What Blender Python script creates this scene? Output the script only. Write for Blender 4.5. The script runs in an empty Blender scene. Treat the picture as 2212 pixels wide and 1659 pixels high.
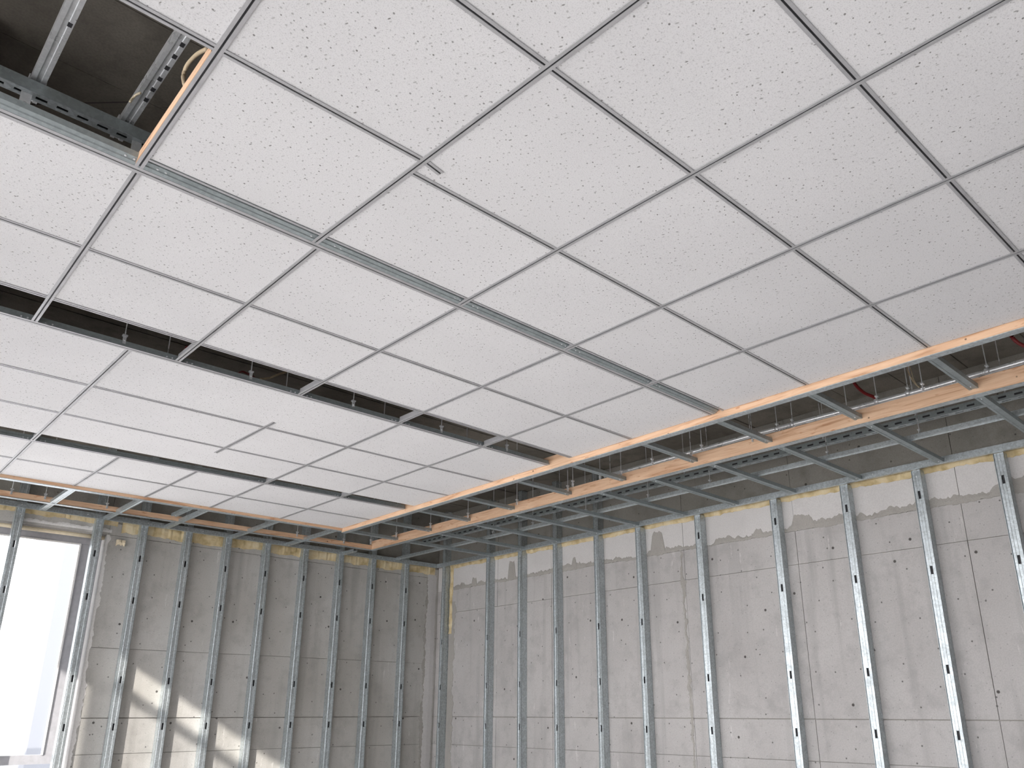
import bpy, math, random
from mathutils import Vector, Matrix
random.seed(7)
scene = bpy.context.scene
C = scene.collection

# ------------------------------------------------------------------ camera
W, H = 2212.0, 1659.0
FPX, PITCH, YAW, CX, CY = 1714.3, math.radians(18.718), math.radians(46.803), 1145.5, 956.9
EYE = Vector((0, 0, 1.5))
FWD = Vector((math.cos(YAW) * math.cos(PITCH), math.sin(YAW) * math.cos(PITCH), math.sin(PITCH)))
RGT = Vector((math.sin(YAW), -math.cos(YAW), 0))
UPV = RGT.cross(FWD)
cd = bpy.data.cameras.new('camera')
cam = bpy.data.objects.new('camera', cd)
C.objects.link(cam)
cd.sensor_fit = 'HORIZONTAL'
cd.sensor_width = 36
cd.lens = FPX / W * 36
cd.shift_x = (W / 2 - CX) / W
cd.shift_y = (CY - H / 2) / W
cd.clip_start = .02
cd.clip_end = 500
cam.matrix_world = Matrix(((RGT.x, UPV.x, -FWD.x, EYE.x), (RGT.y, UPV.y, -FWD.y, EYE.y), (RGT.z, UPV.z, -FWD.z, EYE.z), (0, 0, 0, 1)))
scene.camera = cam

# ------------------------------------------------------------------ world, sun, exposure
world = bpy.data.worlds.new('world')
scene.world = world
world.use_nodes = True
nt = world.node_tree
nt.nodes.clear()
wo = nt.nodes.new('ShaderNodeOutputWorld')
wb = nt.nodes.new('ShaderNodeBackground')
wg = nt.nodes.new('ShaderNodeNewGeometry')
ws = nt.nodes.new('ShaderNodeSeparateXYZ')
wr = nt.nodes.new('ShaderNodeValToRGB')
wm = nt.nodes.new('ShaderNodeMapRange')
nt.links.new(wg.outputs['Incoming'], ws.inputs[0])
wm.inputs['From Min'].default_value = .3
wm.inputs['From Max'].default_value = -.8
nt.links.new(ws.outputs['Z'], wm.inputs['Value'])
nt.links.new(wm.outputs[0], wr.inputs[0])
# hazy bright day: pale city haze below the horizon, white at the horizon, a little bluer overhead
e = wr.color_ramp.elements
e[0].position = 0.0
e[0].color = (.74, .72, .71, 1)
e[1].position = 1.0
e[1].color = (.88, .92, 1.0, 1)
m_ = e.new(.30)
m_.color = (1.0, .985, .985, 1)
nt.links.new(wr.outputs[0], wb.inputs['Color'])
wb.inputs['Strength'].default_value = 6.0
nt.links.new(wb.outputs[0], wo.inputs[0])

SUN_DIR = Vector((1, .72, -.59)).normalized()
sl = bpy.data.lights.new('sun', 'SUN')
sl.energy = 9
sl.color = (1, .945, .865)
sl.angle = math.radians(.9)
so = bpy.data.objects.new('sun', sl)
C.objects.link(so)
so.rotation_euler = SUN_DIR.to_track_quat('-Z', 'Y').to_euler()
so.location = (-20, -14, 14)

vs = scene.view_settings
vs.view_transform = 'Standard'
vs.look = 'None'
vs.gamma = 1
vs.use_curve_mapping = False
vs.exposure = -0.22
scene.cycles.max_bounces = 5
scene.cycles.diffuse_bounces = 4
scene.cycles.glossy_bounces = 3
scene.cycles.use_adaptive_sampling = True
scene.cycles.adaptive_threshold = .1
scene.cycles.use_denoising = True
scene.cycles.sample_clamp_indirect = 8

# ------------------------------------------------------------------ picture point -> point of the place
def ray(px, py):
    return FWD + RGT * ((px - CX) / FPX) - UPV * ((py - CY) / FPX)
HC = 1.6                      # suspended ceiling above the eye
CEIL = EYE.z + HC             # 3.10 m
def at(px, py, dz=0.0):       # point on a level plane dz above the ceiling
    r = ray(px, py)
    return EYE + r * ((HC + dz) / r.z)
def atx(px, py, X):
    r = ray(px, py)
    return EYE + r * (X / r.x)
def aty(px, py, Y):
    r = ray(px, py)
    return EYE + r * (Y / r.y)
XR, YL = 5.59, 7.55           # stud fronts of the right and the left wall
XRC, YLC = 5.665, 7.625       # concrete faces
SLAB = 3.76
XW = -.40                     # glazed side behind the camera's left shoulder
YB = -2.6

# ------------------------------------------------------------------ materials
def new_mat(name):
    m = bpy.data.materials.new(name)
    m.use_nodes = True
    n = m.node_tree
    return m, n, n.nodes['Principled BSDF']
def N(n, t, **kw):
    o = n.nodes.new(t)
    for k, v in kw.items():
        if k in o.inputs:
            o.inputs[k].default_value = v
        else:
            setattr(o, k, v)
    return o
def ramp(n, src, stops):
    r = n.nodes.new('ShaderNodeValToRGB')
    el = r.color_ramp.elements
    while len(el) < len(stops):
        el.new(.5)
    for q, (p, c) in zip(el, stops):
        q.position = p
        q.color = (c[0], c[1], c[2], 1) if not isinstance(c, (int, float)) else (c, c, c, 1)
    n.links.new(src, r.inputs[0])
    return r.outputs[0]
def mixc(n, fac, a, b, mode='MIX'):
    x = n.nodes.new('ShaderNodeMix')
    x.data_type = 'RGBA'
    x.blend_type = mode
    for i, v in ((0, fac), (6, a), (7, b)):
        if hasattr(v, 'is_linked') or hasattr(v, 'links'):
            n.links.new(v, x.inputs[i])
        else:
            x.inputs[i].default_value = v if i == 0 else (v[0], v[1], v[2], 1)
    return x.outputs[2]
def coords(n, scale=(1, 1, 1), rnd=False):
    tc = n.nodes.new('ShaderNodeTexCoord')
    mp = n.nodes.new('ShaderNodeMapping')
    mp.inputs['Scale'].default_value = scale
    n.links.new(tc.outputs['Object'], mp.inputs[0])
    if rnd:
        oi = n.nodes.new('ShaderNodeObjectInfo')
        cb = n.nodes.new('ShaderNodeMath')
        cb.operation = 'MULTIPLY'
        cb.inputs[1].default_value = 37.0
        n.links.new(oi.outputs['Random'], cb.inputs[0])
        n.links.new(cb.outputs[0], mp.inputs['Location'])
    return mp.outputs[0]
def tex(n, kind, vec, **kw):
    t = N(n, 'ShaderNodeTex' + kind, **kw)
    n.links.new(vec, t.inputs['Vector'])
    return t
def bump(n, b, h, strength=.3, dist=.01):
    bp = N(n, 'ShaderNodeBump', Strength=strength, Distance=dist)
    n.links.new(h, bp.inputs['Height'])
    n.links.new(bp.outputs[0], b.inputs['Normal'])

def mat_tile():
    m, n, b = new_mat('mineral_tile')
    v = coords(n, (1, 1, 1), True)
    big = tex(n, 'Noise', v, Scale=2.2, Detail=2.0)
    base = ramp(n, big.outputs[0], [(.3, (.745, .745, .755)), (.7, (.785, .785, .795))])
    fine = tex(n, 'Noise', v, Scale=300.0, Detail=2.0)
    base = mixc(n, ramp(n, fine.outputs[0], [(.50, 0.0), (.66, .5)]), base, (.56, .56, .57))
    def specks(scale, rot, squash, r0, r1, gate):                # scattered pinholes and short dashes of uneven size
        mp = N(n, 'ShaderNodeMapping')
        mp.inputs['Rotation'].default_value = (0, 0, rot)
        n.links.new(v, mp.inputs[0])
        mq = N(n, 'ShaderNodeMapping')
        mq.inputs['Scale'].default_value = (squash, 1, 1)
        n.links.new(mp.outputs[0], mq.inputs[0])
        vo = N(n, 'ShaderNodeTexVoronoi', Scale=scale, voronoi_dimensions='2D')
        n.links.new(mq.outputs[0], vo.inputs['Vector'])
        sc = N(n, 'ShaderNodeSeparateColor')
        n.links.new(vo.outputs['Color'], sc.inputs[0])
        sz = N(n, 'ShaderNodeMapRange')
        sz.inputs['From Min'].default_value = gate
        sz.inputs['To Min'].default_value = r0
        sz.inputs['To Max'].default_value = r1
        n.links.new(sc.outputs[0], sz.inputs['Value'])
        sb = N(n, 'ShaderNodeMath', operation='SUBTRACT')
        n.links.new(sz.outputs[0], sb.inputs[0])
        n.links.new(vo.outputs['Distance'], sb.inputs[1])
        dp = ramp(n, sc.outputs[1], [(.0, .25), (.6, .55), (1.0, 1.0)])
        return mixc(n, 1.0, ramp(n, sb.outputs[0], [(.0, 0.0), (.06, 1.0)]), dp, 'MULTIPLY')
    p1 = specks(50.0, -.5, .8, .03, .17, .15)
    p2 = specks(42.0, 1.15, .45, .0, .13, .40)
    p3 = specks(95.0, .5, .7, .0, .22, .35)
    pm = mixc(n, 1.0, p1, p2, 'LIGHTEN')
    pm3 = mixc(n, 1.0, p3, (.30, .30, .30), 'MULTIPLY')
    pm = mixc(n, 1.0, pm, pm3, 'LIGHTEN')
    col = mixc(n, pm, base, (.22, .215, .21))
    n.links.new(col, b.inputs['Base Color'])
    b.inputs['Roughness'].default_value = .95
    b.inputs['Specular IOR Level'].default_value = .1
    inv = ramp(n, pm, [(.0, 1.0), (.6, 0.0)])
    bump(n, b, inv, .25, .0015)
    return m

def mat_metal(name, col, rough=.38, metallic=.9, spangle=.18, blotch=.35):
    m, n, b = new_mat(name)
    v = coords(n, (1, 1, 1), True)
    vo = tex(n, 'Voronoi', v, Scale=95.0)
    no = tex(n, 'Noise', v, Scale=14.0, Detail=4.0)
    bw = N(n, 'ShaderNodeRGBToBW')
    n.links.new(vo.outputs['Color'], bw.inputs[0])
    c1 = mixc(n, ramp(n, bw.outputs[0], [(.2, 0.0), (.8, 1.0)]), [x * (1 - spangle) for x in col], [min(1, x * (1 + spangle)) for x in col])
    c2 = mixc(n, ramp(n, no.outputs[0], [(.5, 0.0), (.8, blotch)]), c1, [x * .6 for x in col])
    n.links.new(c2, b.inputs['Base Color'])
    b.inputs['Metallic'].default_value = metallic
    r = ramp(n, no.outputs[0], [(.3, rough - .07), (.7, rough + .1)])
    n.links.new(r, b.inputs['Roughness'])
    return m

def mat_plain(name, col, rough=.6, metallic=0.0, spec=.5):
    m, n, b = new_mat(name)
    v = coords(n)
    no = tex(n, 'Noise', v, Scale=30.0, Detail=3.0)
    c = mixc(n, ramp(n, no.outputs[0], [(.35, 0.0), (.75, 1.0)]), col, [x * .86 for x in col])
    n.links.new(c, b.inputs['Base Color'])
    b.inputs['Roughness'].default_value = rough
    b.inputs['Metallic'].default_value = metallic
    b.inputs['Specular IOR Level'].default_value = spec
    return m

def mat_wood():
    m, n, b = new_mat('pine_board')
    v = coords(n, (1.3, 16, 16), True)
    g = tex(n, 'Noise', v, Scale=2.4, Detail=6.0, Distortion=1.1)
    c = ramp(n, g.outputs[0], [(.27, (.50, .26, .14)), (.42, (.73, .47, .30)), (.60, (.83, .58, .39)), (.76, (.66, .38, .23))])
    v2 = coords(n, (7, 22, 22), True)
    k = tex(n, 'Noise', v2, Scale=2.0, Detail=2.0)
    c = mixc(n, ramp(n, k.outputs[0], [(.66, 0.0), (.74, .6)]), c, (.50, .20, .09))
    v3 = coords(n, (1, 1, 1), True)
    sp = tex(n, 'Voronoi', v3, Scale=9.0)
    c = mixc(n, ramp(n, sp.outputs['Distance'], [(.045, .85), (.07, 0.0)]), c, (.10, .05, .03))
    n.links.new(c, b.inputs['Base Color'])
    b.inputs['Roughness'].default_value = .7
    bump(n, b, g.outputs[0], .25, .004)
    return m

def mat_concrete(name, c1, c2, streak=True, dots=True, stain=.35):
    m, n, b = new_mat(name)
    v = coords(n)
    big = tex(n, 'Noise', v, Scale=.9, Detail=5.0, Roughness=.6)
    c = ramp(n, big.outputs[0], [(.32, c1), (.68, c2)])
    mid = tex(n, 'Noise', v, Scale=7.0, Detail=6.0, Roughness=.65)
    c = mixc(n, ramp(n, mid.outputs[0], [(.5, 0.0), (.78, stain)]), c, [x * .62 for x in c1])
    if streak:
        vv = coords(n, (9, 9, .55))
        st = tex(n, 'Noise', vv, Scale=1.0, Detail=4.0)
        c = mixc(n, ramp(n, st.outputs[0], [(.54, 0.0), (.72, .42)]), c, [x * .66 for x in c1])
        vv2 = coords(n, (13, 13, 2.4))
        st2 = tex(n, 'Noise', vv2, Scale=1.0, Detail=5.0, Roughness=.7)
        c = mixc(n, ramp(n, st2.outputs[0], [(.645, 0.0), (.70, .55)]), c, [min(1, x * 1.35) for x in c2])
    fine = tex(n, 'Noise', v, Scale=120.0, Detail=2.0)
    c = mixc(n, ramp(n, fine.outputs[0], [(.35, .25), (.6, 0.0)]), c, [x * .7 for x in c1])
    if dots:
        sx = N(n, 'ShaderNodeSeparateXYZ')
        n.links.new(v, sx.inputs[0])
        ad = N(n, 'ShaderNodeMath', operation='ADD')
        n.links.new(sx.outputs[0], ad.inputs[0])
        n.links.new(sx.outputs[1], ad.inputs[1])
        cb = N(n, 'ShaderNodeCombineXYZ')
        n.links.new(ad.outputs[0], cb.inputs[0])
        n.links.new(sx.outputs[2], cb.inputs[1])
        for scl, r_, k in ((1.9, .016, .9), (4.5, .022, .75), (11.0, .035, .30)):      # tie holes and blow holes
            vo = N(n, 'ShaderNodeTexVoronoi', Scale=scl, voronoi_dimensions='2D')
            n.links.new(cb.outputs[0], vo.inputs['Vector'])
            c = mixc(n, ramp(n, vo.outputs['Distance'], [(r_, k), (r_ * 1.35, 0.0)]), c, (.06, .055, .05))
    n.links.new(c, b.inputs['Base Color'])
    b.inputs['Roughness'].default_value = .9
    b.inputs['Specular IOR Level'].default_value = .2
    bump(n, b, mid.outputs[0], .18, .01)
    return m

def mat_foam():
    m, n, b = new_mat('yellow_foam')
    v = coords(n)
    a = tex(n, 'Noise', v, Scale=11.0, Detail=5.0)
    c = ramp(n, a.outputs[0], [(.3, (.42, .32, .16)), (.5, (.66, .54, .32)), (.7, (.74, .65, .46))])
    n.links.new(c, b.inputs['Base Color'])
    b.inputs['Roughness'].default_value = .95
    bump(n, b, a.outputs[0], .6, .02)
    return m

def mat_glass():
    m = bpy.data.materials.new('window_glass')
    m.use_nodes = True
    n = m.node_tree
    n.nodes.clear()
    o = n.nodes.new('ShaderNodeOutputMaterial')
    t = n.nodes.new('ShaderNodeBsdfTransparent')
    t.inputs[0].default_value = (.955, .955, .96, 1)
    g = n.nodes.new('ShaderNodeBsdfGlossy')
    g.inputs['Roughness'].default_value = .02
    f = n.nodes.new('ShaderNodeFresnel')
    f.inputs[0].default_value = 1.25
    x = n.nodes.new('ShaderNodeMixShader')
    n.links.new(f.outputs[0], x.inputs[0])
    n.links.new(t.outputs[0], x.inputs[1])
    n.links.new(g.outputs[0], x.inputs[2])
    n.links.new(x.outputs[0], o.inputs[0])
    return m

M = dict(
    tile=mat_tile(),
    tee=mat_metal('painted_tee', (.46, .46, .475), .40, .25, .03),
    slot=mat_plain('black_reveal', (.02, .02, .024), .6),
    galv=mat_metal('galvanized_steel', (.52, .57, .59), .36, .70, .14),
    galvd=mat_metal('galvanized_channel', (.34, .385, .395), .45, .45, .08),
    zinc=mat_metal('bright_zinc', (.80, .82, .84), .30, .55, .05, .1),
    wood=mat_wood(),
    con_r=mat_concrete('cast_concrete', (.45, .435, .425), (.545, .53, .52), True, True, .5),
    con_l=mat_concrete('cast_concrete_boarded', (.45, .435, .405), (.565, .555, .535), True, True, .5),
    con_t=mat_concrete('pale_cement_render', (.60, .585, .575), (.69, .675, .665), False, False, .15),
    mort=mat_concrete('grey_mortar', (.36, .345, .32), (.44, .42, .39), False, False, .3),
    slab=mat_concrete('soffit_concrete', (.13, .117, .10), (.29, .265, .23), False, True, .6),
    con_d=mat_concrete('dirty_raw_concrete', (.25, .24, .215), (.36, .345, .315), False, True, .6),
    floor=mat_concrete('screed', (.46, .45, .45), (.56, .55, .55), False, False, .2),
    foam=mat_foam(),
    foamp=mat_plain('cream_foam', (.78, .68, .50), .9),
    plaster=mat_concrete('white_plaster', (.80, .78, .76), (.90, .89, .88), False, False, .25),
    frame=mat_plain('grey_window_frame', (.46, .46, .49), .4),
    glass=mat_glass(),
    red=mat_plain('red_cable', (.22, .014, .016), .45),
    cream=mat_plain('cream_cable', (.62, .50, .34), .5),
    dark=mat_plain('hole_shade', (.03, .03, .035), .6),  # painted shade for the insides of holes and slots
    bld=mat_plain('pale_facade', (.30, .31, .33), .8),
    bldb=mat_plain('shaded_facade', (.185, .195, .215), .8),  # bluish shade of the tower's side put into the facade colour
    bldw=mat_plain('facade_glass', (.165, .18, .21), .7),
)

# ------------------------------------------------------------------ mesh helpers
def link(name, verts, faces, mat, parent=None, mats=None, fm=None, smooth=False):
    me = bpy.data.meshes.new(name)
    me.from_pydata([tuple(v) for v in verts], [], faces)
    me.materials.append(M[mat])
    for x in (mats or []):
        me.materials.append(M[x])
    if fm:
        for p, i in zip(me.polygons, fm):
            p.material_index = i
    if smooth:
        for p in me.polygons:
            p.use_smooth = True
    me.update()
    o = bpy.data.objects.new(name, me)
    C.objects.link(o)
    if parent:
        o.parent = parent
    return o
def empty(name, loc=(0, 0, 0)):
    o = bpy.data.objects.new(name, None)
    o.empty_display_size = .1
    C.objects.link(o)
    o.location = loc
    return o
def tag(o, label, cat, group=None):
    o['label'] = label
    o['category'] = cat
    if group:
        o['group'] = group
    return o
def struct(o):
    o['kind'] = 'structure'
    return o
class MB:                                             # several solids that make one mesh
    def __init__(s):
        s.v, s.f = [], []
    def add(s, v, f):
        k = len(s.v)
        s.v += [Vector(p) for p in v]
        s.f += [tuple(i + k for i in q) for q in f]
        return s
    def box(s, x0, x1, y0, y1, z0, z1):
        return s.add([(x0, y0, z0), (x1, y0, z0), (x1, y1, z0), (x0, y1, z0), (x0, y0, z1), (x1, y0, z1), (x1, y1, z1), (x0, y1, z1)],
                     [(0, 3, 2, 1), (4, 5, 6, 7), (0, 1, 5, 4), (1, 2, 6, 5), (2, 3, 7, 6), (3, 0, 4, 7)])
    def prism(s, prof, x0, x1):                       # closed (y,z) profile swept along x
        k = len(prof)
        return s.add([(x0, a, b) for a, b in prof] + [(x1, a, b) for a, b in prof],
                     [(i, (i + 1) % k, k + (i + 1) % k, k + i) for i in range(k)] + [tuple(range(k))[::-1], tuple(range(k, 2 * k))])
    def tube(s, pts, r, n=8):
        pts = [Vector(p) for p in pts]
        vs_, fs = [], []
        for i, p in enumerate(pts):
            t = (pts[min(i + 1, len(pts) - 1)] - pts[max(i - 1, 0)]).normalized()
            a = t.cross(Vector((0, 0, 1)) if abs(t.z) < .9 else Vector((1, 0, 0))).normalized()
            b = t.cross(a)
            vs_ += [p + a * r * math.cos(2 * math.pi * j / n) + b * r * math.sin(2 * math.pi * j / n) for j in range(n)]
        for i in range(len(pts) - 1):
            for j in range(n):
                fs.append((i * n + j, i * n + (j + 1) % n, (i + 1) * n + (j + 1) % n, (i + 1) * n + j))
        fs += [tuple(range(n))[::-1], tuple(range((len(pts) - 1) * n, len(pts) * n))]
        return s.add(vs_, fs)
    def build(s, name, mat, parent=None, smooth=False):
        return link(name, s.v, s.f, mat, parent, smooth=smooth)
def frame_of(a, b, up=(0, 0, 1)):                     # local x runs a->b, z is up, y to the side
    a, b = Vector(a), Vector(b)
    x = (b - a).normalized()
    z = Vector(up)
    y = z.cross(x).normalized()
    z = x.cross(y)
    return Matrix(((x.x, y.x, z.x, a.x), (x.y, y.y, z.y, a.y), (x.z, y.z, z.z, a.z), (0, 0, 0, 1))), (b - a).length
def sheet(prof, t):                                   # open (y,z) polyline -> closed profile of thickness t
    n = len(prof)
    off = []
    for i in range(n):
        a = Vector(prof[max(i - 1, 0)])
        b = Vector(prof[min(i + 1, n - 1)])
        d1 = (Vector(prof[i]) - a).normalized() if i > 0 else (b - Vector(prof[i])).normalized()
        d2 = (b - Vector(prof[i])).normalized() if i < n - 1 else d1
        n1 = Vector((-d1.y, d1.x))
        n2 = Vector((-d2.y, d2.x))
        nn = (n1 + n2)
        nn = nn / max(.3, nn.dot(n1)) if nn.length > 1e-6 else n1
        off.append((prof[i][0] + nn.x * t, prof[i][1] + nn.y * t))
    return list(prof) + off[::-1]
ORD = ['first', 'second', 'third', 'fourth', 'fifth', 'sixth', 'seventh', 'eighth', 'ninth', 'tenth', 'eleventh', 'twelfth',
       'thirteenth', 'fourteenth', 'fifteenth', 'sixteenth', 'seventeenth', 'eighteenth', 'nineteenth', 'twentieth']
def nth(i):
    return ORD[i]

# ------------------------------------------------------------------ the shell
def poly_wall(name, axis, pos, thick, u0, u1, z0, z1, mat, holes=()):
    # rectangular wall with rectangular openings, as boxes round the openings; axis 'x' = wall at x=pos, u is y
    mb = MB()
    us = sorted({u0, u1, *[h[0] for h in holes], *[h[1] for h in holes]})
    for a, b in zip(us, us[1:]):
        zz = z0
        for h in sorted([h for h in holes if h[0] <= a and h[1] >= b], key=lambda h: h[2]):
            if h[2] > zz:
                (mb.box(pos, pos + thick, a, b, zz, h[2]) if axis == 'x' else mb.box(a, b, pos, pos + thick, zz, h[2]))
            zz = h[3]
        if zz < z1:
            (mb.box(pos, pos + thick, a, b, zz, z1) if axis == 'x' else mb.box(a, b, pos, pos + thick, zz, z1))
    return struct(mb.build(name, mat))

struct(MB().box(XW - .3, XRC + .3, YB - .3, YLC + .3, -.2, 0).build('floor', 'floor'))
# structural slab overhead, cast on boards: each board mark is a slightly stepped strip
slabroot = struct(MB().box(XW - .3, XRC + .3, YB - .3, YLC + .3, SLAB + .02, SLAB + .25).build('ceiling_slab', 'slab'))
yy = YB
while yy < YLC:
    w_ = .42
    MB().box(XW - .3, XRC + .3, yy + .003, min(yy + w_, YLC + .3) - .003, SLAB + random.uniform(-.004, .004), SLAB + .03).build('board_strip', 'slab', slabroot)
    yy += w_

# left wall with the window, right wall: cast panels with open joints on a backing
WX0, WX1, WZ0, WZ1 = .05, 2.02, .62, 2.99
wl = poly_wall('wall_left', 'y', YLC + .012, .26, XW - .3, XRC + .28, 0, SLAB + .02, 'mort', [(WX0, WX1, WZ0, WZ1)])
wrt = poly_wall('wall_right', 'x', XRC + .012, .26, YB - .3, YLC + .28, 0, SLAB + .02, 'mort')
J = .0018
def jz(z):                                            # the joint at eye height is the widest
    return .0036 if abs(z - EYE.z + .05) < .01 else .0018
def panels(parent, axis, pos, us, zs, mat, skip=None, top=None):
    k = 0
    for a, b in zip(us, us[1:]):
        for i, (c, d) in enumerate(zip(zs, zs[1:])):
            if skip and skip(a, b, c, d):
                continue
            dz = random.uniform(-.0015, .0015)
            mt = top if (top and i == len(zs) - 3) else ('con_d' if i == len(zs) - 2 else mat)
            mb = MB()
            if axis == 'x':
                mb.box(pos + dz, pos + .03, a + J, b - J, c + jz(c), d - jz(d))
            else:
                mb.box(a + J, b - J, pos + dz, pos + .03, c + jz(c), d - jz(d))
            mb.build('concrete_panel', mt, parent)
            k += 1
E_ = EYE.z
panels(wrt, 'x', XRC, [YB, -.6, .55, 1.80, 3.02, 4.08, 5.72, 6.55, YLC], [0, .92, E_ - .335, E_ - .05, E_ + 1.075, E_ + 1.335, E_ + 1.62, SLAB], 'con_r', None, 'con_t')
panels(wl, 'y', YLC, [XW, WX0, WX1, XRC], [0, WZ0, E_ - .335, E_ - .05, E_ + .52, WZ1, E_ + 1.60, SLAB], 'con_l',
       lambda a, b, c, d: a >= WX0 - .01 and b <= WX1 + .01 and c >= WZ0 - .01 and d <= WZ1 + .01)

# glazed side, left of the camera and out of the picture: it lights the room and throws the sun patches
SW = [(-1.5, 3.35, .25, 3.28), (3.5, 5.685, .25, 3.66), (5.69, 7.35, .25, 3.30)]
ws_ = poly_wall('wall_near_left', 'x', XW - .22, .22, YB - .3, YLC, 0, SLAB + .02, 'con_l', SW)
wbk = poly_wall('wall_back', 'y', YB - .2, .2, XW - .2, XRC + .2, 0, SLAB + .02, 'con_l')
def window(name, axis, pos, u0, u1, z0, z1, nu, transoms, fw=.06, dep=.07):
    root = struct(empty(name, (0, 0, 0)))
    def bar(a, b, c, d, nm='window_frame'):
        mb = MB()
        mb.box(pos, pos + dep, a, b, c, d) if axis == 'x' else mb.box(a, b, pos, pos + dep, c, d)
        mb.build(nm, 'frame', root)
    bar(u0, u1, z0, z0 + fw); bar(u0, u1, z1 - fw, z1); bar(u0, u0 + fw, z0 + fw, z1 - fw); bar(u1 - fw, u1, z0 + fw, z1 - fw)
    cols = [u0 + fw + (u1 - u0 - 2 * fw) * i / nu for i in range(nu + 1)]
    for c in cols[1:-1]:
        bar(c - .03, c + .03, z0 + fw, z1 - fw, 'mullion')
    rows = [z0 + fw] + transoms + [z1 - fw]
    for t in transoms:
        for a, b in zip(cols, cols[1:]):
            bar(a + .03, b - .03, t - .035, t + .035, 'transom')
    for a, b in zip(cols, cols[1:]):
        for c, d in zip(rows, rows[1:]):
            mb = MB()
            mb.box(pos + dep * .5, pos + dep * .5 + .006, a, b, c, d) if axis == 'x' else mb.box(a, b, pos + dep * .5, pos + dep * .5 + .006, c, d)
            mb.build('pane', 'glass', root)
    return root
window('window_2', 'x', XW - .13, SW[0][0], SW[0][1], SW[0][2], SW[0][3], 4, [.95])
window('window_3', 'x', XW - .13, SW[1][0], SW[1][1], SW[1][2], SW[1][3], 1, [3.34, .95])
window('window_4', 'x', XW - .13, SW[2][0], SW[2][1], SW[2][2], SW[2][3], 1, [.95])

# the window in the left wall
YF = YLC + .125
w1 = window('window_1', 'y', YF, WX0 - .03, WX1 + .012, WZ0 - .02, WZ1 - .012, 2, [1.135], .075)
MB().box(WX1 - .016, WX1 + .004, YLC - .004, YF, WZ0, WZ1).build('window_reveal', 'plaster', w1)
MB().box(WX0, WX1, YLC + .02, YF, WZ1 - .012, WZ1 + .004).build('window_reveal', 'mort', w1)
MB().box(WX0, WX1 + .02, YLC - .05, YF, WZ0 - .03, WZ0 + .002).build('window_sill', 'plaster', w1)
MB().box(1.845, 1.958, YF + .004, YF + .06, 1.17, WZ1 - .088).build('sash_stile', 'frame', w1)
for a_, b_ in ((WX0 + .06, 1.00), (1.07, 1.845)):                  # bright inner glazing beads
    g_ = MB()
    g_.box(a_, b_, YF - .012, YF, WZ1 - .10, WZ1 - .088)
    g_.box(b_ - .012, b_, YF - .012, YF, 1.17, WZ1 - .10)
    g_.build('glazing_bead', 'plaster', w1)

# ------------------------------------------------------------------ ragged strips: foam beads and mortar
def ragged(name, mat, p0, along, down, out, length, h0, jag, thick, step=.02, parent=None, jag2=0.0, blob=False):
    along, down, out = Vector(along), Vector(down), Vector(out)
    n = max(2, int(length / step))
    vt, hh, ht = [], h0, 0.0
    for i in range(n + 1):
        hh = h0 + (hh - h0) * .80 + random.uniform(-jag, jag) * .8
        if random.random() < .05:
            hh += random.uniform(-jag, 1.5 * jag)
        ht = ht * .7 + random.uniform(-jag2, jag2)
        a = Vector(p0) + along * (length * i / n)
        t = thick * (random.uniform(.55, 1.1) if 'foam' in mat else random.uniform(.92, 1.04))
        env = min(1, math.sin(math.pi * i / n) * 1.6 + .05) if blob else 1
        vt += [a - down * ht, a - down * ht + out * t, a + down * hh * env * .5 + out * t * 1.15, a + down * max(.004, hh * env) + out * t * .5, a + down * max(.004, hh * env)]
    fs = []
    for i in range(n):
        for j in range(4):
            fs.append((i * 5 + j, i * 5 + j + 1, i * 5 + 6 + j, i * 5 + 5 + j))
    fs += [(0, 1, 2, 3, 4), tuple(range(n * 5, n * 5 + 5))[::-1]]
    return link(name, vt, fs, mat, parent)
o = ragged('foam_strip', 'foam', (WX1 + .10, YLC, E_ + 1.66), (1, 0, 0), (0, 0, -1), (0, -1, 0), XRC - WX1 - .16, .135, .009, .018)
tag(o, 'yellow foam strip along the top of the left wall, right of the window', 'foam')
o = ragged('foam_strip', 'foam', (-.3, YLC, E_ + 1.66), (1, 0, 0), (0, 0, -1), (0, -1, 0), WX1 + .36, .085, .006, .016)
tag(o, 'thin yellow foam strip on the lintel above the window', 'foam')
o = ragged('foam_strip', 'foam', (XRC, 0.2, E_ + 1.648), (0, 1, 0), (0, 0, -1), (-1, 0, 0), YLC - .32, .068, .006, .016)
tag(o, 'long yellow foam strip along the top of the right wall', 'foam')
o = ragged('foam_bead', 'foam', (XRC, 7.375, E_ + 1.64), (0, 0, -1), (0, -1, 0), (-1, 0, 0), .80, .04, .006, .02)
tag(o, 'upright yellow foam bead in the corner behind the corner stud', 'foam')
o = MB().tube([(-.4 + .3 * i, YLC + .045 + random.uniform(-.004, .004), WZ1 - .022 + random.uniform(-.004, .004)) for i in range(9)], .019, 8).build('foam_bead', 'foamp', None, True)
tag(o, 'cream foam bead squeezed out along the window head', 'foam')
o = ragged('foam_lump', 'foamp', (WX1 + .07, YLC - .001, E_ + 1.455), (1, 0, 0), (0, 0, -1), (0, -1, 0), .07, .05, .02, .03, .012)
tag(o, 'small cream foam lump beside the top right window corner', 'foam')
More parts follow.
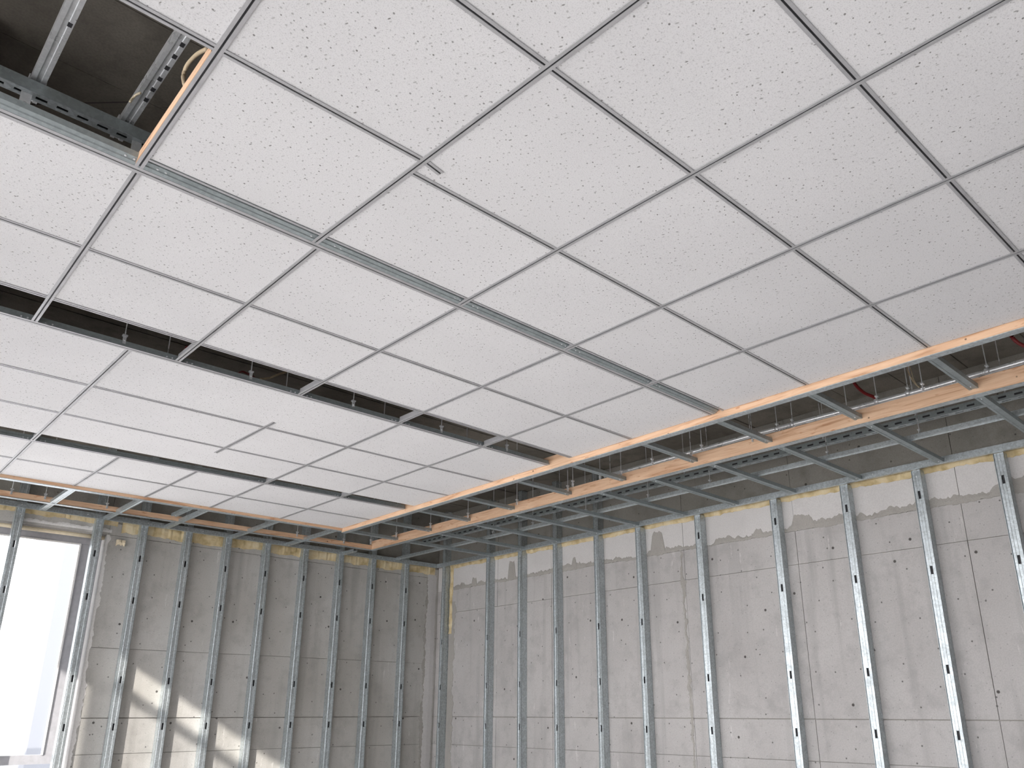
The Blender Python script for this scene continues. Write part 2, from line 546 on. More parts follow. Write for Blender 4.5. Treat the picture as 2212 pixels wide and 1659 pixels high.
# mortar on the right wall: band under the pale top course, the rough upright joint, the corner
segs = [(-.2, .9), (.9, 1.8), (1.8, 2.6), (2.6, 3.4), (3.4, 4.3), (4.3, 5.0), (5.0, 5.7), (5.7, 6.6), (6.6, 7.5)]
for i, (a, b) in enumerate(segs):
    ragged('mortar_smear', 'mort', (XRC, a, E_ + 1.332), (0, 1, 0), (0, 0, 1), (-1, 0, 0), b - a, [.05, .045, .05, .05, .035, .03, .05, .035, .03][i], .016, .004, .012, wrt, .005)
for (a, wd, ht) in ((4.36, .17, .20), (5.62, .13, .13), (5.40, .07, .10), (6.32, .13, .21), (6.95, .10, .09), (2.95, .22, .10), (1.45, .36, .08)):
    ragged('mortar_smear', 'mort', (XRC - .001, a - wd / 2, E_ + 1.34), (0, 1, 0), (0, 0, 1), (-1, 0, 0), wd, ht, .016, .004, .010, wrt, .004, True)
ragged('mortar_joint', 'mort', (XRC, 4.115, E_ + 1.33), (0, 0, -1), (0, -1, 0), (-1, 0, 0), 2.83, .022, .010, .004, .012, wrt, .008)
ragged('mortar_joint', 'mort', (XRC, 7.38, E_ + 1.2), (0, 0, -1), (0, -1, 0), (-1, 0, 0), 2.7, .10, .016, .006, .015, wrt)
ragged('mortar_joint', 'con_t', (XRC - .15, YLC, E_ + 1.53), (0, 0, -1), (1, 0, 0), (0, -1, 0), 3.0, .12, .004, .010, .015, wl, .010)
ragged('mortar_joint', 'mort', (XRC - .17, YLC, E_ + 1.52), (0, 0, -1), (1, 0, 0), (0, -1, 0), 3.0, .03, .008, .006, .015, wl, .012)
ragged('plaster_edge', 'plaster', (WX1 - .01, YLC, WZ1), (0, 0, -1), (1, 0, 0), (0, -1, 0), WZ1 - WZ0, .022, .012, .006, .015, wl)
ragged('plaster_edge', 'plaster', (1.3, YLC, WZ1 + .02), (1, 0, 0), (0, 0, 1), (0, -1, 0), .74, .03, .010, .005, .015, wl)

# ------------------------------------------------------------------ ceiling grid lines, from what was measured on the photograph
PA = {
 'A3': [(1686,0),(1854,176),(2049,388),(2191,545)],
 'A2': [(1100,86),(1183,147),(1497,376),(1716,535),(1883,660),(2002,752)],
 'A1r': [(893,372),(1100,488),(1204,544),(1429,665),(1608,761),(1746,832)],
 'A1l': [(273,0),(473,108),(750,260),(906,343.5)],
 'E1': [(320,346),(695,509),(1100,686),(1406,820),(1564,888)],
 'R1': [(0,247),(299,365),(417,418),(685,530),(750,561),(1100,711),(1398,837),(1546,899)],
 'A-1': [(0,470),(184,535.4),(532,659),(740,734),(817.6,759),(1038,837),(1221,899.3),(1368,949)],
 'A-2': [(0,609),(104,641),(428,743),(691,826),(911,892.5),(1092,945),(1242,989.5)],
 'R2': [(0,676),(84,698),(278,754.5),(502,817),(740,883),(858,915),(1041,966),(1189,1004.6)],
 'A-3': [(0,786),(192.5,835),(385,880),(553,920),(750,967),(925,1008),(1068,1042)],
 'A-4': [(0,864),(131,893),(310,932.5),(486,969),(659,1006),(829,1041),(975.5,1072)],
 'E3': [(0,922),(82.5,938),(553,1029.5),(753,1066),(888,1093)],
 'R3': [(0,937.5),(75,952.5),(255,989),(425,1020),(553,1041),(735.5,1076),(880.5,1100)],
 'A-5': [(0,986),(30,991),(205,1021),(362.5,1048),(510,1073),(662,1100),(795.5,1122.5)],
 'WL': [(5,1025),(160,1050),(315,1075),(452.5,1097.5),(553,1112),(610,1121),(733,1141)],
 'W2L': [(0,1069),(110,1087),(260,1108),(390,1128),(542,1149),(692.7,1170),(797.5,1187)],
 'TL': [(0,1100),(82,1112.5),(220,1130),(422,1155),(680,1190),(806.6,1205),(951,1225)]}
PB = {
 'B0u': [(549,0),(473.5,107.6),(301,359.5)], 'B0l': [(291,378.5),(264,420),(184,535),(107,641),(84,682.6)],
 'B1': [(1384,0),(1111.6,200),(885.6,369.5),(750,474.6)], 'B1l': [(679,542),(532,659),(430,746),(386,776)],
 'B2': [(2178,0),(1854,176),(1494.6,376),(1203,543),(1028,640)], 'B2l': [(985,668),(817.6,759),(694,828),(650,852)],
 'B3': [(2212,319),(2048.6,388),(1716,535),(1429,664.6),(1225.7,754)], 'B3m': [(1209,764),(1038,836.7),(911,892.5),(863,914)],
 'B3l': [(858,920),(750.5,967),(659,1006),(575.5,1042),(510,1073),(452.5,1097.5)],
 'B4': [(2212,540),(1883,659.5),(1607.7,760.6),(1409,827)], 'B4m': [(1401,833),(1220.7,899.5),(1100,943.7),(1045,964.5)],
 'B4l': [(1035.5,968),(925.5,1008),(829,1041),(740.5,1072.5),(662,1100.5),(610.5,1119.5)],
 'L0': [(275,759),(192.5,835),(131,893),(80,942.5)], 'L0b': [(67.5,955),(30,991),(0,1021)],
 'L1': [(603,907.5),(553,934),(486,969),(460,981)],
 'M1': [(254,990),(205,1021),(160,1050)], 'M2': [(422.5,1021),(364,1048),(312.5,1075)],
 'W1': [(733,1141),(975.5,1072),(1106,1032.5),(1243.7,987),(1372.5,949),(1562,889.5),(1743,833),(2003.8,751),(2212,688)],
 'W2': [(797,1187.6),(1080,1118),(1500,1008.6),(1870,913.6),(2212,823)],
 'TR': [(951,1225),(1080,1197.5),(1125,1191),(1290,1155),(1603,1095),(1659,1081),(1981.5,1020),(2212,970)]}
def lsq(ps):
    n = len(ps)
    mx, my = sum(p[0] for p in ps) / n, sum(p[1] for p in ps) / n
    d = sum((p[0] - mx) ** 2 for p in ps)
    k = sum((p[0] - mx) * (p[1] - my) for p in ps) / d
    return my - k * mx, k
LA, LB = {}, {}
for k_, v_ in PA.items():
    w_ = [at(*q) for q in v_]
    LA[k_] = lsq([(p.x, p.y) for p in w_])            # y = a + b x
for k_, v_ in PB.items():
    w_ = [at(*q) for q in v_]
    LB[k_] = lsq([(p.y, p.x) for p in w_])            # x = c + d y
LA['A4'] = (LA['A3'][0] - .60, LA['A3'][1])
LA['A5'] = (LA['A3'][0] - 1.20, LA['A3'][1])
LB['V0'] = (-.10, 0.0)
LB['V1'] = (.12, 0.0)
LB['V2'] = (.40, 0.0)
LB['V3'] = (.55, 0.0)
def X_(a, b, dz=0.0):                                 # crossing of a line along the room and a line across it
    (a0, a1), (c0, c1) = LA[a], LB[b]
    y = (a0 + a1 * c0) / (1 - a1 * c1)
    return Vector((c0 + c1 * y, y, CEIL + dz))

ceiling = struct(empty('ceiling', (0, 0, CEIL)))
def child(o, parent):                                 # keep world placement under a translated parent
    o.parent = parent
    o.matrix_parent_inverse = Matrix.Translation(-parent.location)
    return o
TW, TS = .0125, .0030
TEE = [(-TW, 0), (-TS, 0), (-TS, .006), (TS, .006), (TS, 0), (TW, 0), (TW, .002), (TS + .002, .002), (TS + .002, .011), (.0015, .011), (.0015, .036),
       (-.0015, .036), (-.0015, .011), (-TS - .002, .011), (-TS - .002, .002), (-TW, .002)]
def tee(a, b, name, trim=.0):
    a, b = Vector(a), Vector(b)
    d = (b - a).normalized()
    a, b = a + d * trim, b - d * trim
    mtx, L = frame_of(a, b)
    o = MB().prism(TEE, 0, L).build(name, 'tee')
    o.matrix_world = mtx
    child(o, ceiling)
    s = MB().box(0, L, -TS * .98, TS * .98, .0025, .0058).build('slot_reveal', 'slot', o)
    return o
INS = .007
def tile(q):                                          # four corners in order, on the grid lines
    c = sum(q, Vector()) / 4
    pts = []
    for i in range(4):
        p, a, b = q[i], q[i - 1], q[(i + 1) % 4]
        u, v = (a - p).normalized(), (b - p).normalized()
        pts.append(p + (u + v) * INS - c)
    lift = .0025 + random.uniform(0, .0012)
    vt = [(p.x, p.y, lift) for p in pts] + [(p.x, p.y, lift + .016) for p in pts]
    o = link('ceiling_tile', vt, [(0, 1, 2, 3), (7, 6, 5, 4), (0, 4, 5, 1), (1, 5, 6, 2), (2, 6, 7, 3), (3, 7, 4, 0)], 'tile')
    o.location = c
    child(o, ceiling)
def row(top, bot, bs, tops=None, bots=None):
    for i, (l, r) in enumerate(zip(bs, bs[1:])):
        t = top[i] if isinstance(top, list) else top
        b = bot[i] if isinstance(bot, list) else bot
        tile([X_(t, l), X_(t, r), X_(b, r), X_(b, l)])
def cross(line, bs):
    for i, (l, r) in enumerate(zip(bs, bs[1:])):
        ln = line[i] if isinstance(line, list) else line
        if ln:
            tee(X_(ln, l), X_(ln, r), 'cross_tee', TW)
# near panel, up to the first runner
b0 = ['V0', 'B0u', 'B1', 'B2', 'B3', 'B4', 'W1']
A1 = ['A1l', 'A1l', 'A1r', 'A1r', 'A1r', 'A1r']
row('A5', 'A4', b0[1:])
row('A4', 'A3', b0[1:])
row('A3', 'A2', b0[1:])                               # bays by the glazing left untiled to let light up onto the slab
row('A2', A1, b0)
row(A1[1:], 'E1', b0[1:])
for l_, r_ in zip(b0[1:], b0[2:]):                    # light trim under the cut edge of the tiles
    mx_, L_ = frame_of(X_('E1', l_) + Vector((.013, 0, 0)), X_('E1', r_) - Vector((.013, 0, 0)))
    t_ = MB().box(0, L_, -.006, .002, -.001, .0015).build('edge_trim', 'tee')
    t_.matrix_world = mx_
    child(t_, ceiling)
for ln in ('A4', 'A3', 'A2', A1):
    cross(ln, b0)
for b in b0[1:-1]:
    tee(X_('A5', b), X_('R1', b) - Vector((0, .017, 0)), 'main_tee')
p_ = X_('A1l', 'B1')
tee(p_ + Vector((TW, 0, 0)), p_ + Vector((.075, .012, 0)), 'cross_tee')   # tab left where the cross tees do not meet
# second panel, first runner to the open strip
b1 = ['V1', 'B0l', 'B1l', 'B2l', 'B3m', 'B4m', 'W1']
row('R1', 'A-1', b1)
row('A-1', 'A-2', b1)
cross('A-1', b1)
cross('A-2', b1)
for b in b1[1:-1]:
    tee(X_('R1', b) + Vector((0, .017, 0)), X_('R2', b) - Vector((0, .018, .0)), 'main_tee')
# third panel, second runner to third
b2, b2m = ['V2', 'L0', 'B3l', 'B4l', 'W1'], ['V2', 'L0', 'L1', 'B3l', 'B4l', 'W1']
row('R2', 'A-3', b2)
row('A-3', 'A-4', b2m)
row('A-4', 'E3', b2)
cross('A-3', b2m)
cross('A-4', b2m)
for b in b2[1:-1]:
    tee(X_('R2', b) + Vector((0, .017, 0)), X_('R3', b) - Vector((0, .018, 0)), 'main_tee')
p_, q_ = X_('A-3', 'L1'), X_('A-4', 'L1')
tee(p_ - (q_ - p_) * .22, q_ + (q_ - p_) * .25, 'main_tee')
# fourth panel, third runner to the far board
b3 = ['V3', 'L0b', 'M1', 'M2', 'B3l', 'B4l', 'W1']
row('R3', 'A-5', b3)
row('A-5', 'WL', b3)
cross('A-5', b3)
for b in b3[1:-1]:
    tee(X_('R3', b) + Vector((0, .017, 0)), X_('WL', b), 'main_tee')

# unseen panels added to block window light from the void, tile ends to slab
for nm_, x_, y0_, y1_ in (('V1', .112, 2.80, 3.73), ('V2', .392, 3.73, 5.50), ('V3', .542, 5.50, 6.50)):
    child(MB().box(x_ - .012, x_, y0_, y1_, CEIL - .001, SLAB).build('light_block_panel', 'plaster'), ceiling)
for x0_, x1_, y_ in ((.10, .392, 3.742), (.38, .542, 5.51)):
    child(MB().box(x0_, x1_, y_, y_ + .012, CEIL + .05, SLAB).build('light_block_panel', 'plaster'), ceiling)

# ------------------------------------------------------------------ main runners
def placed(o, mtx):
    o.matrix_world = mtx
    return o
def runner(a, b, label, web_h, clips, splay=False):
    mtx, L = frame_of(a, b)
    root = placed(empty('main_runner'), mtx)
    tag(root, label, 'ceiling runner', 'main runners of the suspended ceiling')
    w = .0165
    capf = [(-w, 0), (-TS, 0), (-TS, .007), (TS, .007), (TS, 0), (w, 0), (w, .002), (TS + .002, .002), (TS + .002, .011), (-TS - .002, .011), (-TS - .002, .002), (-w, .002)]
    MB().prism(capf, 0, L).build('cap', 'tee', root)
    MB().box(0, L, -TS, TS, .003, .0068).build('slot_reveal', 'slot', root)
    if splay:
        MB().prism(sheet([(-.0155, .003), (-.029, .006), (-.031, .0095), (-.043, .014), (-.047, .030)], .002), 0, L).build('web', 'galvd', root)
        for t in clips:
            MB().tube([(t, -.036, .016), (t, -.036, .007)], .0036, 8).build('screw', 'zinc', root)
        return root
    MB().prism(sheet([(-.010, .002), (-.010, web_h * .42), (-.004, web_h * .50), (-.004, web_h), (.016, web_h + .002)], .002), 0, L).build('web', 'galvd', root)
    MB().prism(sheet([(.016, web_h + .002), (.016, .02)], .002), 0, L).build('web', 'galvd', root)
    for t in clips:
        MB().tube([(t, -.010, web_h * .3), (t, -.0155, web_h * .3)], .0038, 8).build('screw', 'zinc', root)
    return root
def clip_pos(line, bs, L0):
    out = []
    for b in bs:
        t = X_(line, b).x - L0
        out += [t - .05, t - .025, t + .045, t + .07]
    return out
def onA(l, x, dz=0):
    a, k = LA[l]
    return Vector((x, a + k * x, CEIL + dz))
def onB(l, y, dz=0):
    a, k = LB[l]
    return Vector((a + k * y, y, CEIL + dz))
runner(onA('R1', -.1), X_('R1', 'W1') - Vector((.006, 0, 0)), 'nearest grey steel runner with a slotted cap, crossing the white tiles', .075, clip_pos('R1', b1[1:-1], -.1), True)
runner(onA('R2', .1), X_('R2', 'W1') - Vector((.006, 0, 0)), 'middle grey steel runner at the edge of the wide dark gap', .030, clip_pos('R2', b1[1:-1], .1))
runner(onA('R3', .4), X_('R3', 'W1') - Vector((.006, 0, 0)), 'farthest grey steel runner, along the narrow dark gap near the window', .034, clip_pos('R3', b2[1:-1], .4))

# ------------------------------------------------------------------ timber boards with steel angles
def board(a, b, z0, z1, th, label, ang=.045, lip=.012):
    mtx, L = frame_of(a, b)
    o = placed(MB().box(0, L, 0, th, z0, z1).build('timber_board', 'wood'), mtx)
    tag(o, label, 'board', 'timber boards round the unfinished ceiling edge')
    MB().prism(sheet([(-.003, z0 + lip * .0), (-.003, z0 - .004), (ang, z0 - .004), (ang, z0 + .03)], .002), 0, L).build('steel_angle', 'galv', o)
    return o
yc = X_('WL', 'W1').y
board(onB('W1', yc + .01), onB('W1', -1.3), -.034, .06, .022, 'pale timber board along the right edge of the tiles')
board(onA('WL', .2), onA('WL', X_('WL', 'W1').x), -.020, .06, .022, 'pale timber board along the far edge of the tiles, towards the window')
y2 = X_('W2L', 'W2').y
board(onB('W2', y2 + .03), onB('W2', -1.3), .0, .090, .024, 'wide pale timber board hung between the tiles and the right wall')
board(onA('W2L', .2), onA('W2L', X_('W2L', 'W2').x), .0, .045, .024, 'narrow pale timber board hung above the left wall and window')

# wood strip behind the tee at the open bay
p0, p1 = X_('A1l', 'B0u'), X_('R1', 'B0u')
mtx, L = frame_of(p1 + Vector((-.013, -.02, 0)), p0 + Vector((-.013, .02, 0)))
o = placed(MB().box(0, L, 0, .018, .003, .035).build('timber_strip', 'wood'), mtx)
tag(o, 'rough thin wood strip along the right side of the open ceiling bay', 'board')

# ------------------------------------------------------------------ perimeter tracks
def track(a, b, label):
    mtx, L = frame_of(a, b)
    o = placed(MB().prism(sheet([(.034, .002), (0, 0), (0, .040), (.034, .042)], .002), 0, L).build('perimeter_track', 'galv'), mtx)
    for i in range(int(L / .5)):
        MB().tube([(.2 + i * .5, -.001, .02), (.2 + i * .5, -.006, .02)], .005, 6).build('screw', 'zinc', o)
    return tag(o, label, 'steel track', 'wall tracks at ceiling height')
track(Vector((-.4, YL - .036, CEIL)), Vector((XR - .03, YL - .036, CEIL)), 'galvanized steel track along the top of the left wall studs')
track(Vector((XR - .036, YL - .04, CEIL)), Vector((XR - .036, -.5, CEIL)), 'galvanized steel track along the top of the right wall studs')

# ------------------------------------------------------------------ ceiling channels
CH = sheet([(-.017, .026), (-.023, .026), (-.023, 0), (-.011, 0), (-.009, .003), (.009, .003), (.011, 0), (.023, 0), (.023, .026), (.017, .026)], .0015)
def channel(a, b, label, group, mat='galvd', name='ceiling_channel'):
    mtx, L = frame_of(a, b)
    o = placed(MB().prism(CH, 0, L).build(name, mat), mtx)
    tag(o, label, 'steel channel', group)
    for t in (.05, L - .05):
        MB().tube([(t, 0, .004), (t, 0, -.003)], .004, 6).build('screw', 'zinc', o)
    return o
W1x = lambda y: LB['W1'][0] + LB['W1'][1] * y
W2x = lambda y: LB['W2'][0] + LB['W2'][1] * y
cs = [(2101,832), (1853,900), (1660,947), (1500,992), (1347,1032), (1230,1066), (1108,1097), (1013,1122), (930,1144), (858,1161)]
cy = [atx(px, py, 4.40).y for px, py in cs]
for i, y in enumerate(cy):
    channel(Vector((W1x(y) + .024, y, CEIL + .030)), Vector((W2x(y) + .002, y, CEIL + .030)),
            'steel channel between the two right-hand boards, %s from the near end' % nth(i), 'channels between the two boards')
ds = [(2109,854), (1871,916), (1684,966), (1535,1004), (1405,1036), (1290,1064), (1185,1091), (1105,1112), (1020,1134), (940,1153), (870,1170)]
dy = [at(px, py).y for px, py in ds]
for i, y in enumerate(dy):
    channel(Vector((W2x(y) + .046, y, CEIL)), Vector((XR - .034, y, CEIL)),
            'steel channel from the wide board to the right wall, %s from the near end' % nth(i), 'channels from the wide board to the right wall')
es = [((154,1056), (87,1109)), ((306,1081), (217,1128)), ((445,1105), (347,1145)), ((593,1129), (500,1163)), ((725,1144), (623,1180)), ((786,1184), (748,1198))]
for i, (a, b) in enumerate(es):
    xm = (at(*a).x + at(*b).x) / 2
    y0 = (LA['WL'][0] + LA['WL'][1] * xm + .03) if i < 5 else LA['W2L'][0] + .05
    channel(Vector((xm, y0, CEIL - .002)), Vector((xm, YL - .034, CEIL - .002)),
            'steel channel reaching the left wall track, %s from the window side' % nth(i), 'channels reaching the left wall track', 'galv')
xm = at(1659, 1031).x
channel(Vector((xm, YL - .03, CEIL + .028)), Vector((xm, -.6, CEIL + .028)), 'long steel channel halfway between the wide board and right wall', 'long channels', 'galv')
# short offcut beside the third channel over the left wall
p, q = at(412, 1099, .03), at(383, 1117, .03)
channel(Vector((p.x, p.y, p.z)), Vector((p.x, q.y, q.z)), 'short steel channel offcut beside a channel over the left wall', 'long channels')

# slotted struts
def strut(a, b, label, w=.021, h=.041, pitch=.06, mat='galv'):
    mtx, L = frame_of(a, b)
    root = placed(empty('slotted_strut'), mtx)
    tag(root, label, 'steel strut', 'slotted struts above the ceiling')
    v, f = [], []
    def quad(x0, x1, y0, y1):
        k = len(v)
        v.extend([(x0, y0, 0), (x1, y0, 0), (x1, y1, 0), (x0, y1, 0)])
        f.append((k, k + 1, k + 2, k + 3))
    quad(0, L, -w, -.006); quad(0, L, .006, w)
    x = 0
    while x < L:
        quad(x, min(L, x + pitch * .45), -.006, .006)
        x += pitch
    o = link('slotted_face', v, f, mat, root)
    md = o.modifiers.new('thickness', 'SOLIDIFY'); md.thickness = .002
    for s in (-1, 1):
        MB().box(0, L, s * w - .001, s * w + .001, 0, h).build('side', 'galvd', root)
        MB().box(0, L, min(s * w, s * w * .55), max(s * w, s * w * .55), h - .002, h).build('lip', 'galvd', root)
    MB().box(0, L, -w * .95, w * .95, .012, .014).build('inner_shade_plate', 'dark', root)  # dark plate standing in for the shade inside the strut
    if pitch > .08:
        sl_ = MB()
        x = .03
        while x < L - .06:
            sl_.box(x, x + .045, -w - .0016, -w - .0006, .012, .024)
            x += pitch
        sl_.build('side_slot_shade', 'dark', root)  # dark plates painted as shade in the slots, side not cut through
    return root
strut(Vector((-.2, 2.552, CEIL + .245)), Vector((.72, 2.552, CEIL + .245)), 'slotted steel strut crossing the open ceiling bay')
xs_ = at(1979, 913, .20).x
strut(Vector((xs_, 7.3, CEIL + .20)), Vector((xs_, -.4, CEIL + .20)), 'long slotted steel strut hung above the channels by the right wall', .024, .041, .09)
# the two rails in the open bay, above the strut
RAIL = sheet([(-.010, .030), (-.021, .030), (-.021, 0), (-.008, 0), (-.006, .004), (.006, .004), (.008, 0), (.021, 0), (.021, .030), (.010, .030)], .0015)
for x, lab, holes in ((.243, 'plain steel rail over the open ceiling bay, farther from the wood strip', 1), (.510, 'punched steel rail over the open ceiling bay, nearer the wood strip', 6)):
    mtx, L = frame_of(Vector((x, 2.66, CEIL + .297)), Vector((x, 1.2, CEIL + .297)))
    o = placed(MB().prism(RAIL, 0, L).build('ceiling_rail', 'zinc'), mtx)
    tag(o, lab, 'steel rail', 'rails over the open bay')
    for i in range(holes):
        t = .26 + i * .062 if holes > 1 else .42
        MB().box(t, t + .018, .005, .017, -.0015, .0012).build('punch_hole_shade', 'dark', o)  # dark plate giving the hole its shade, rail not pierced
    cl = MB()
    cl.box(.07, .10, -.025, .025, -.003, .000).box(.07, .10, -.025, -.0225, -.012, .03).box(.07, .10, .0225, .025, -.012, .03)
    cl.build('clip', 'zinc', o)
# brackets hanging under the strut
for k, x in enumerate((.222, .552)):
    mb = MB().box(x - .015, x + .015, 2.548, 2.551, CEIL + .180, CEIL + .2445)
    mb.box(x - .015, x + .015, 2.535, 2.575, CEIL + .177, CEIL + .180)
    o = mb.build('strut_bracket', 'zinc')
    MB().tube([(x, 2.547, CEIL + .20), (x, 2.541, CEIL + .20)], .006, 8).build('bolt', 'zinc', o)
    tag(o, ['bent zinc bracket below the slotted strut, under the plain rail', 'bent zinc bracket below the slotted strut, under the punched rail'][k], 'bracket', 'brackets under the strut')

# conduit above the wide board
cz = .125
pc = at(1963, 849, cz)
cond = MB().tube([(pc.x, y, CEIL + cz + .004 * math.sin(y * 3)) for y in [-1.0 + .35 * i for i in range(15)]], .0155, 12).build('conduit_pipe', 'zinc', None, True)
tag(cond, 'shiny metal conduit running above the wide board', 'pipe')
for q in ((2134,805), (1963,852), (1895,868), (1831,885), (1713,921), (1680,930)):
    y = atx(q[0], q[1], pc.x).y
    MB().tube([(pc.x, y - .012, CEIL + cz), (pc.x, y + .012, CEIL + cz)], .0195, 12).build('pipe_clamp', 'zinc', cond, True)

# ------------------------------------------------------------------ hanger rods
def rod(p, label, group, clip=True, r=.0028):
    mb = MB().tube([(p.x, p.y, p.z), (p.x + random.uniform(-.006, .006), p.y + random.uniform(-.006, .006), SLAB - .004)], r, 6)
    o = mb.build('hanger_rod', 'zinc')
    tag(o, label, 'hanger rod', group)
    if clip:
        c = MB().box(p.x - .007, p.x + .007, p.y - .004, p.y + .004, p.z - .012, p.z + .03)
        c.box(p.x - .011, p.x + .011, p.y - .008, p.y + .008, p.z + .028, p.z + .036)
        c.tube([(p.x, p.y - .01, p.z + .008), (p.x, p.y + .01, p.z + .008)], .004, 6)
        c.build('clip', 'zinc', o)
r2 = [(278,738), (388,766), (555,816), (655,838), (777,880), (865,902), (969,934), (1041,955), (1111,974)]
for i, q in enumerate(r2):
    p = onA('R2', at(*q).x)
    rod(Vector((p.x, p.y - .004 if i % 2 == 0 else p.y + .08, CEIL + .026)), '%s hanger rod from the left in the wide dark gap by the middle runner' % nth(i).capitalize(), 'hangers of the middle runner')
gap = [(858,1157), (803,1174), (932,1141), (1013,1119), (1119,1088), (1229,1062), (1240,1055), (1299,1040), (1344,1030), (1412,1008), (1495,987), (1519,980), (1626,930), (1680,934), (1713,923), (1831,878), (1895,866), (1963,853), (1996,842), (2134,803)]
for i, q in enumerate(sorted(gap)):
    dz = cz if q[0] in (1680, 1713, 1895, 1963, 2134) else .06
    X = (4.30 if q[0] in (1240, 1299, 1412, 1519, 1996) else 4.37) if dz < .1 else pc.x
    p = atx(q[0], q[1], X)
    rod(Vector((X - .012 if dz < .1 else X, p.y, CEIL + dz)), '%s hanger rod from the corner in the gap between the two right-hand boards' % nth(i).capitalize(), 'hangers between the two boards')
mids = [(1990,957), (1790,1002), (1535,1060), (1401,1087), (1266,1119), (1151,1143), (1065,1163)]
for i, q in enumerate(mids):
    p = atx(q[0], q[1], xm)
    rod(Vector((xm, p.y, CEIL + .05)), '%s hanger rod from the near end on the long channel by the right wall' % nth(i).capitalize(), 'hangers of the long channel')
for i, q in enumerate([(36,1062), (109,1074), (242,1096), (660,1157), (763,1172)]):
    p = onA('W2L', at(q[0], q[1]).x)
    rod(Vector((p.x, p.y - .012, CEIL + .03)), '%s hanger rod from the left along the narrow board over the left wall' % nth(i).capitalize(), 'hangers of the narrow board', True)
for i, (px, py, dz) in enumerate([(1091,1140,.24), (1210,1110,.24), (1320,1083,.24), (1480,1040,.24), (1627,1010,.24), (1780,960,.24), (1980,908,.24), (2172,850,.24)]):
    p = atx(px, py, xs_)
    rod(Vector((xs_, p.y, CEIL + .24)), '%s hanger rod from the corner holding the long slotted strut' % nth(i).capitalize(), 'hangers of the long strut', True)

# ------------------------------------------------------------------ cables
def cable(name, pts, r, mat, label):
    P = [Vector(p) for p in pts]
    out = []
    for i in range(len(P) - 1):
        a, b, c, d = P[max(i - 1, 0)], P[i], P[i + 1], P[min(i + 2, len(P) - 1)]
        for k in range(7):
            t = k / 7
            out.append(.5 * ((2 * b) + (c - a) * t + (2 * a - 5 * b + 4 * c - d) * t * t + (3 * b - a - 3 * c + d) * t ** 3))
    out.append(P[-1])
    tag(MB().tube(out, r, 8).build(name, mat, None, True), label, 'cable')
cable('electric_cable', [at(1822, 770, .65), at(1834, 800, .48), at(1846, 828, .34), at(1866, 848, .24), at(1888, 858, .175), at(1896, 866, .155), at(1904, 880, .135)], .010, 'red', 'red cable drooping onto the conduit above the wide board')
cable('electric_cable', [at(2168, 675, .65), at(2175, 702, .45), at(2184, 725, .33), at(2200, 741, .28), at(2225, 752, .24)], .010, 'red', 'red cable drooping at the right edge of the picture')
cable('electric_cable', [at(1950, 752, .65), at(1957, 780, .45), at(1963, 805, .33), at(1976, 828, .24), at(1992, 840, .17)], .004, 'cream', 'thin cream cable drooping onto the conduit')
cable('electric_cable', [at(1956, 750, .65), at(1962, 784, .46), at(1968, 800, .35), at(1975, 822, .25), at(1984, 836, .18)], .003, 'foamp', 'thin white cable beside the cream one near the conduit')
cable('electric_cable', [at(516, 806, .25), at(524, 803, .24), at(538, 809, .2), at(552, 818, .12), at(556, 830, .08)], .006, 'red', 'red cable end in the wide dark gap of the ceiling')
cable('electric_cable', [at(562, 819, .12), at(580, 817, .16), at(598, 810, .2), at(620, 803, .26)], .006, 'cream', 'flat cream cable beside the red one in the wide dark gap')
cable('electric_cable', [at(447, 106, .06), at(425, 118, .14), at(405, 140, .17), at(396, 165, .14), at(399, 184, .04)], .006, 'cream', 'cream cable loop hanging in the open ceiling bay')
cable('electric_cable', [at(303, 201, .27), at(294, 205, .28), at(286, 213, .27), at(281, 220, .25)], .004, 'foamp', 'short white string on the punched rail in the open bay')
cable('electric_cable', [at(404, 752, .2), at(398, 756, .16), at(404, 748, .10), at(396, 764, .05)], .004, 'red', 'short red cable at the second tee across the dark gap')

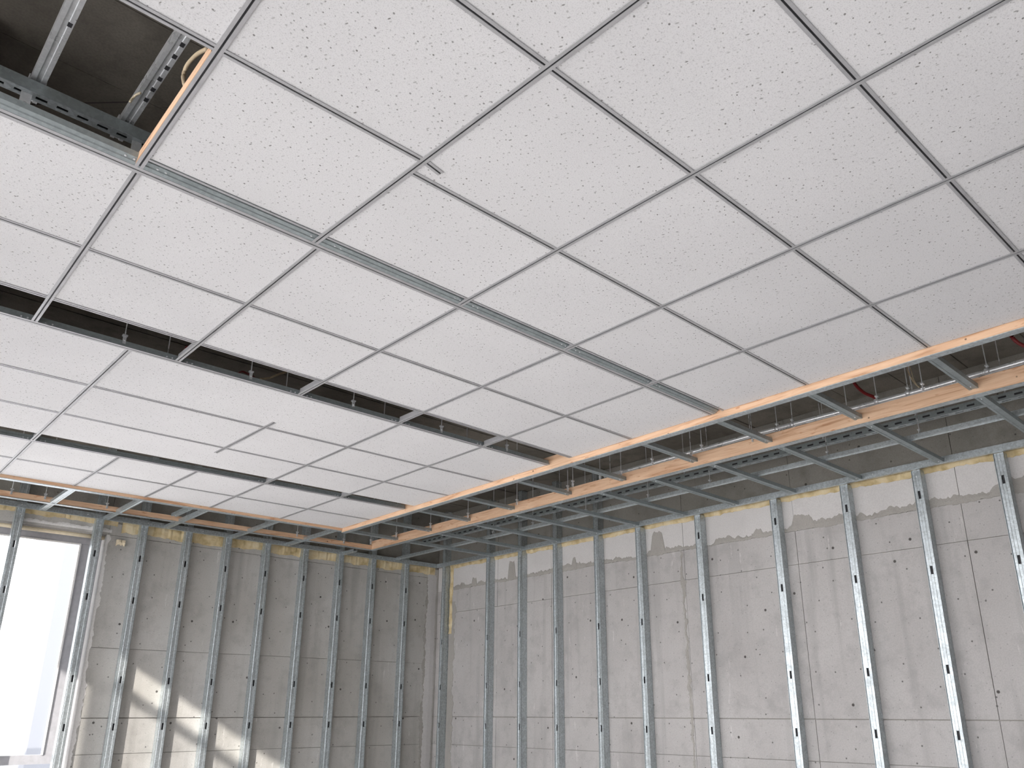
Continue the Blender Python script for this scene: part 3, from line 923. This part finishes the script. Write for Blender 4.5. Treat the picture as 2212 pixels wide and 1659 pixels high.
# ------------------------------------------------------------------ wall studs
SWD, SDP = .062, .073
def stud(side, u, top, label, holes):
    prof = [(-SWD / 2, SDP), (-SWD / 2, .006), (-.025, 0), (-.011, 0), (-.008, .0014), (.008, .0014), (.011, 0), (SWD / 2, 0), (SWD / 2, SDP)]
    org = Vector((u, YL, 0)) if side == 'l' else Vector((XR, u, 0))
    def P(a, d, z):
        return (a, d, z) if side == 'l' else (d, -a, z)
    root = empty('wall_stud', org)
    tag(root, label, 'stud', 'wall studs on the left wall' if side == 'l' else 'wall studs on the right wall')
    zs = sorted([0, top] + [h - .028 for h in holes] + [h + .028 for h in holes])
    v, f = [], []
    for z in zs:
        v += [P(a, d, z) for a, d in prof[1:-1]]
    n = len(prof) - 2
    for i in range(len(zs) - 1):
        hole = any(abs((zs[i] + zs[i + 1]) / 2 - h) < .01 for h in holes)
        for j in range(n - 1):
            if hole and j == 3:
                continue
            f.append((i * n + j, i * n + j + 1, (i + 1) * n + j + 1, (i + 1) * n + j))
    o = link('web', v, f, 'galv', root)
    md = o.modifiers.new('thickness', 'SOLIDIFY'); md.thickness = .0015
    for s in (-1, 1):
        a = s * SWD / 2
        v = [P(a, 0, 0), P(a, SDP, 0), P(a * .7, SDP, 0), P(a, 0, top), P(a, SDP, top), P(a * .7, SDP, top)]
        o = link('flange', v, [(0, 1, 4, 3), (1, 2, 5, 4)], 'galv', root)
        md = o.modifiers.new('thickness', 'SOLIDIFY'); md.thickness = .0015
    for h in holes:                                                   # dark plate painted as the shade inside each knockout
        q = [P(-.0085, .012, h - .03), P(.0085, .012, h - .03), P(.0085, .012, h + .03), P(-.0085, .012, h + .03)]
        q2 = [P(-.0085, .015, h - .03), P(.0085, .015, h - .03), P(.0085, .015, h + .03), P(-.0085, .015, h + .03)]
        link('knockout_shade_plate', q + q2, [(0, 1, 2, 3), (7, 6, 5, 4), (0, 4, 5, 1), (1, 5, 6, 2), (2, 6, 7, 3), (3, 7, 4, 0)], 'dark', root)
    for z in (CEIL - .05,):
        c = MB()
        if side == 'l':
            c.tube([(0, .003, z), (0, -.003, z)], .006, 8)
        else:
            c.tube([(.003, 0, z), (-.003, 0, z)], .006, 8)
        c.build('screw', 'zinc', root)
lx = [.80, 1.305, 1.912, 2.286, 2.687, 3.07, 3.475, 3.893, 4.31, 4.715, 5.157]
llab = ['', 'steel stud standing in front of the window glass', 'steel stud at the right edge of the window'] + ['steel stud on the left wall, %s to the right of the window' % nth(i) for i in range(8)]
for i, x in enumerate(lx):
    if i == 0:
        continue
    stud('l', x + .004, SLAB - .002, llab[i], [E_ + 1.30, E_ + .93, E_ + .26, E_ - .12])
ry = [7.42, 6.627, 6.112, 5.59, 5.033, 4.52, 3.865, 3.138, 2.554, 2.028, 1.50]
for i, y in enumerate(ry):
    stud('r', y, SLAB - .002 if i < 5 else CEIL - .002, 'steel stud standing in the corner of the two walls' if i == 0 else 'steel stud on the right wall, %s from the corner stud' % nth(i - 1),
         [E_ + 1.42, E_ + .90, E_ + .26, E_ - .14] if i > 5 else [E_ + .75, E_ + .26, E_ - .14])

# ------------------------------------------------------------------ buildings outside the window
def building(x0, x1, y0, y1, z1, label, nx, nz, z0=-30):
    fm = 'bld' if z1 < 20 else 'bldb'
    root = empty('building', ((x0 + x1) / 2, (y0 + y1) / 2, z0))
    tag(root, label, 'building', 'pale buildings outside')
    ox, oy = (x0 + x1) / 2, (y0 + y1) / 2
    MB().box(x0 - ox, x1 - ox, y0 - oy, y1 - oy, 0, z1 - z0).build('facade', fm, root)
    w, h = (x1 - x0) / nx, 3.2
    for i in range(nx):
        for j in range(nz):
            zt = z1 - z0 - 1.2 - j * h
            MB().box(x0 - ox + w * (i + .2), x0 - ox + w * (i + .8), y0 - oy - .05, y0 - oy, zt - 1.8, zt).build('window_strip', 'bldw', root)
building(2, 13.2, 70, 84, 3.2, 'hazy pale block low behind the window glass', 5, 4)
p_ = aty(143, 1172, 90)
building(p_.x, p_.x + 9, 90, 104, 60, 'hazy blue-grey tower seen through the window', 2, 10)
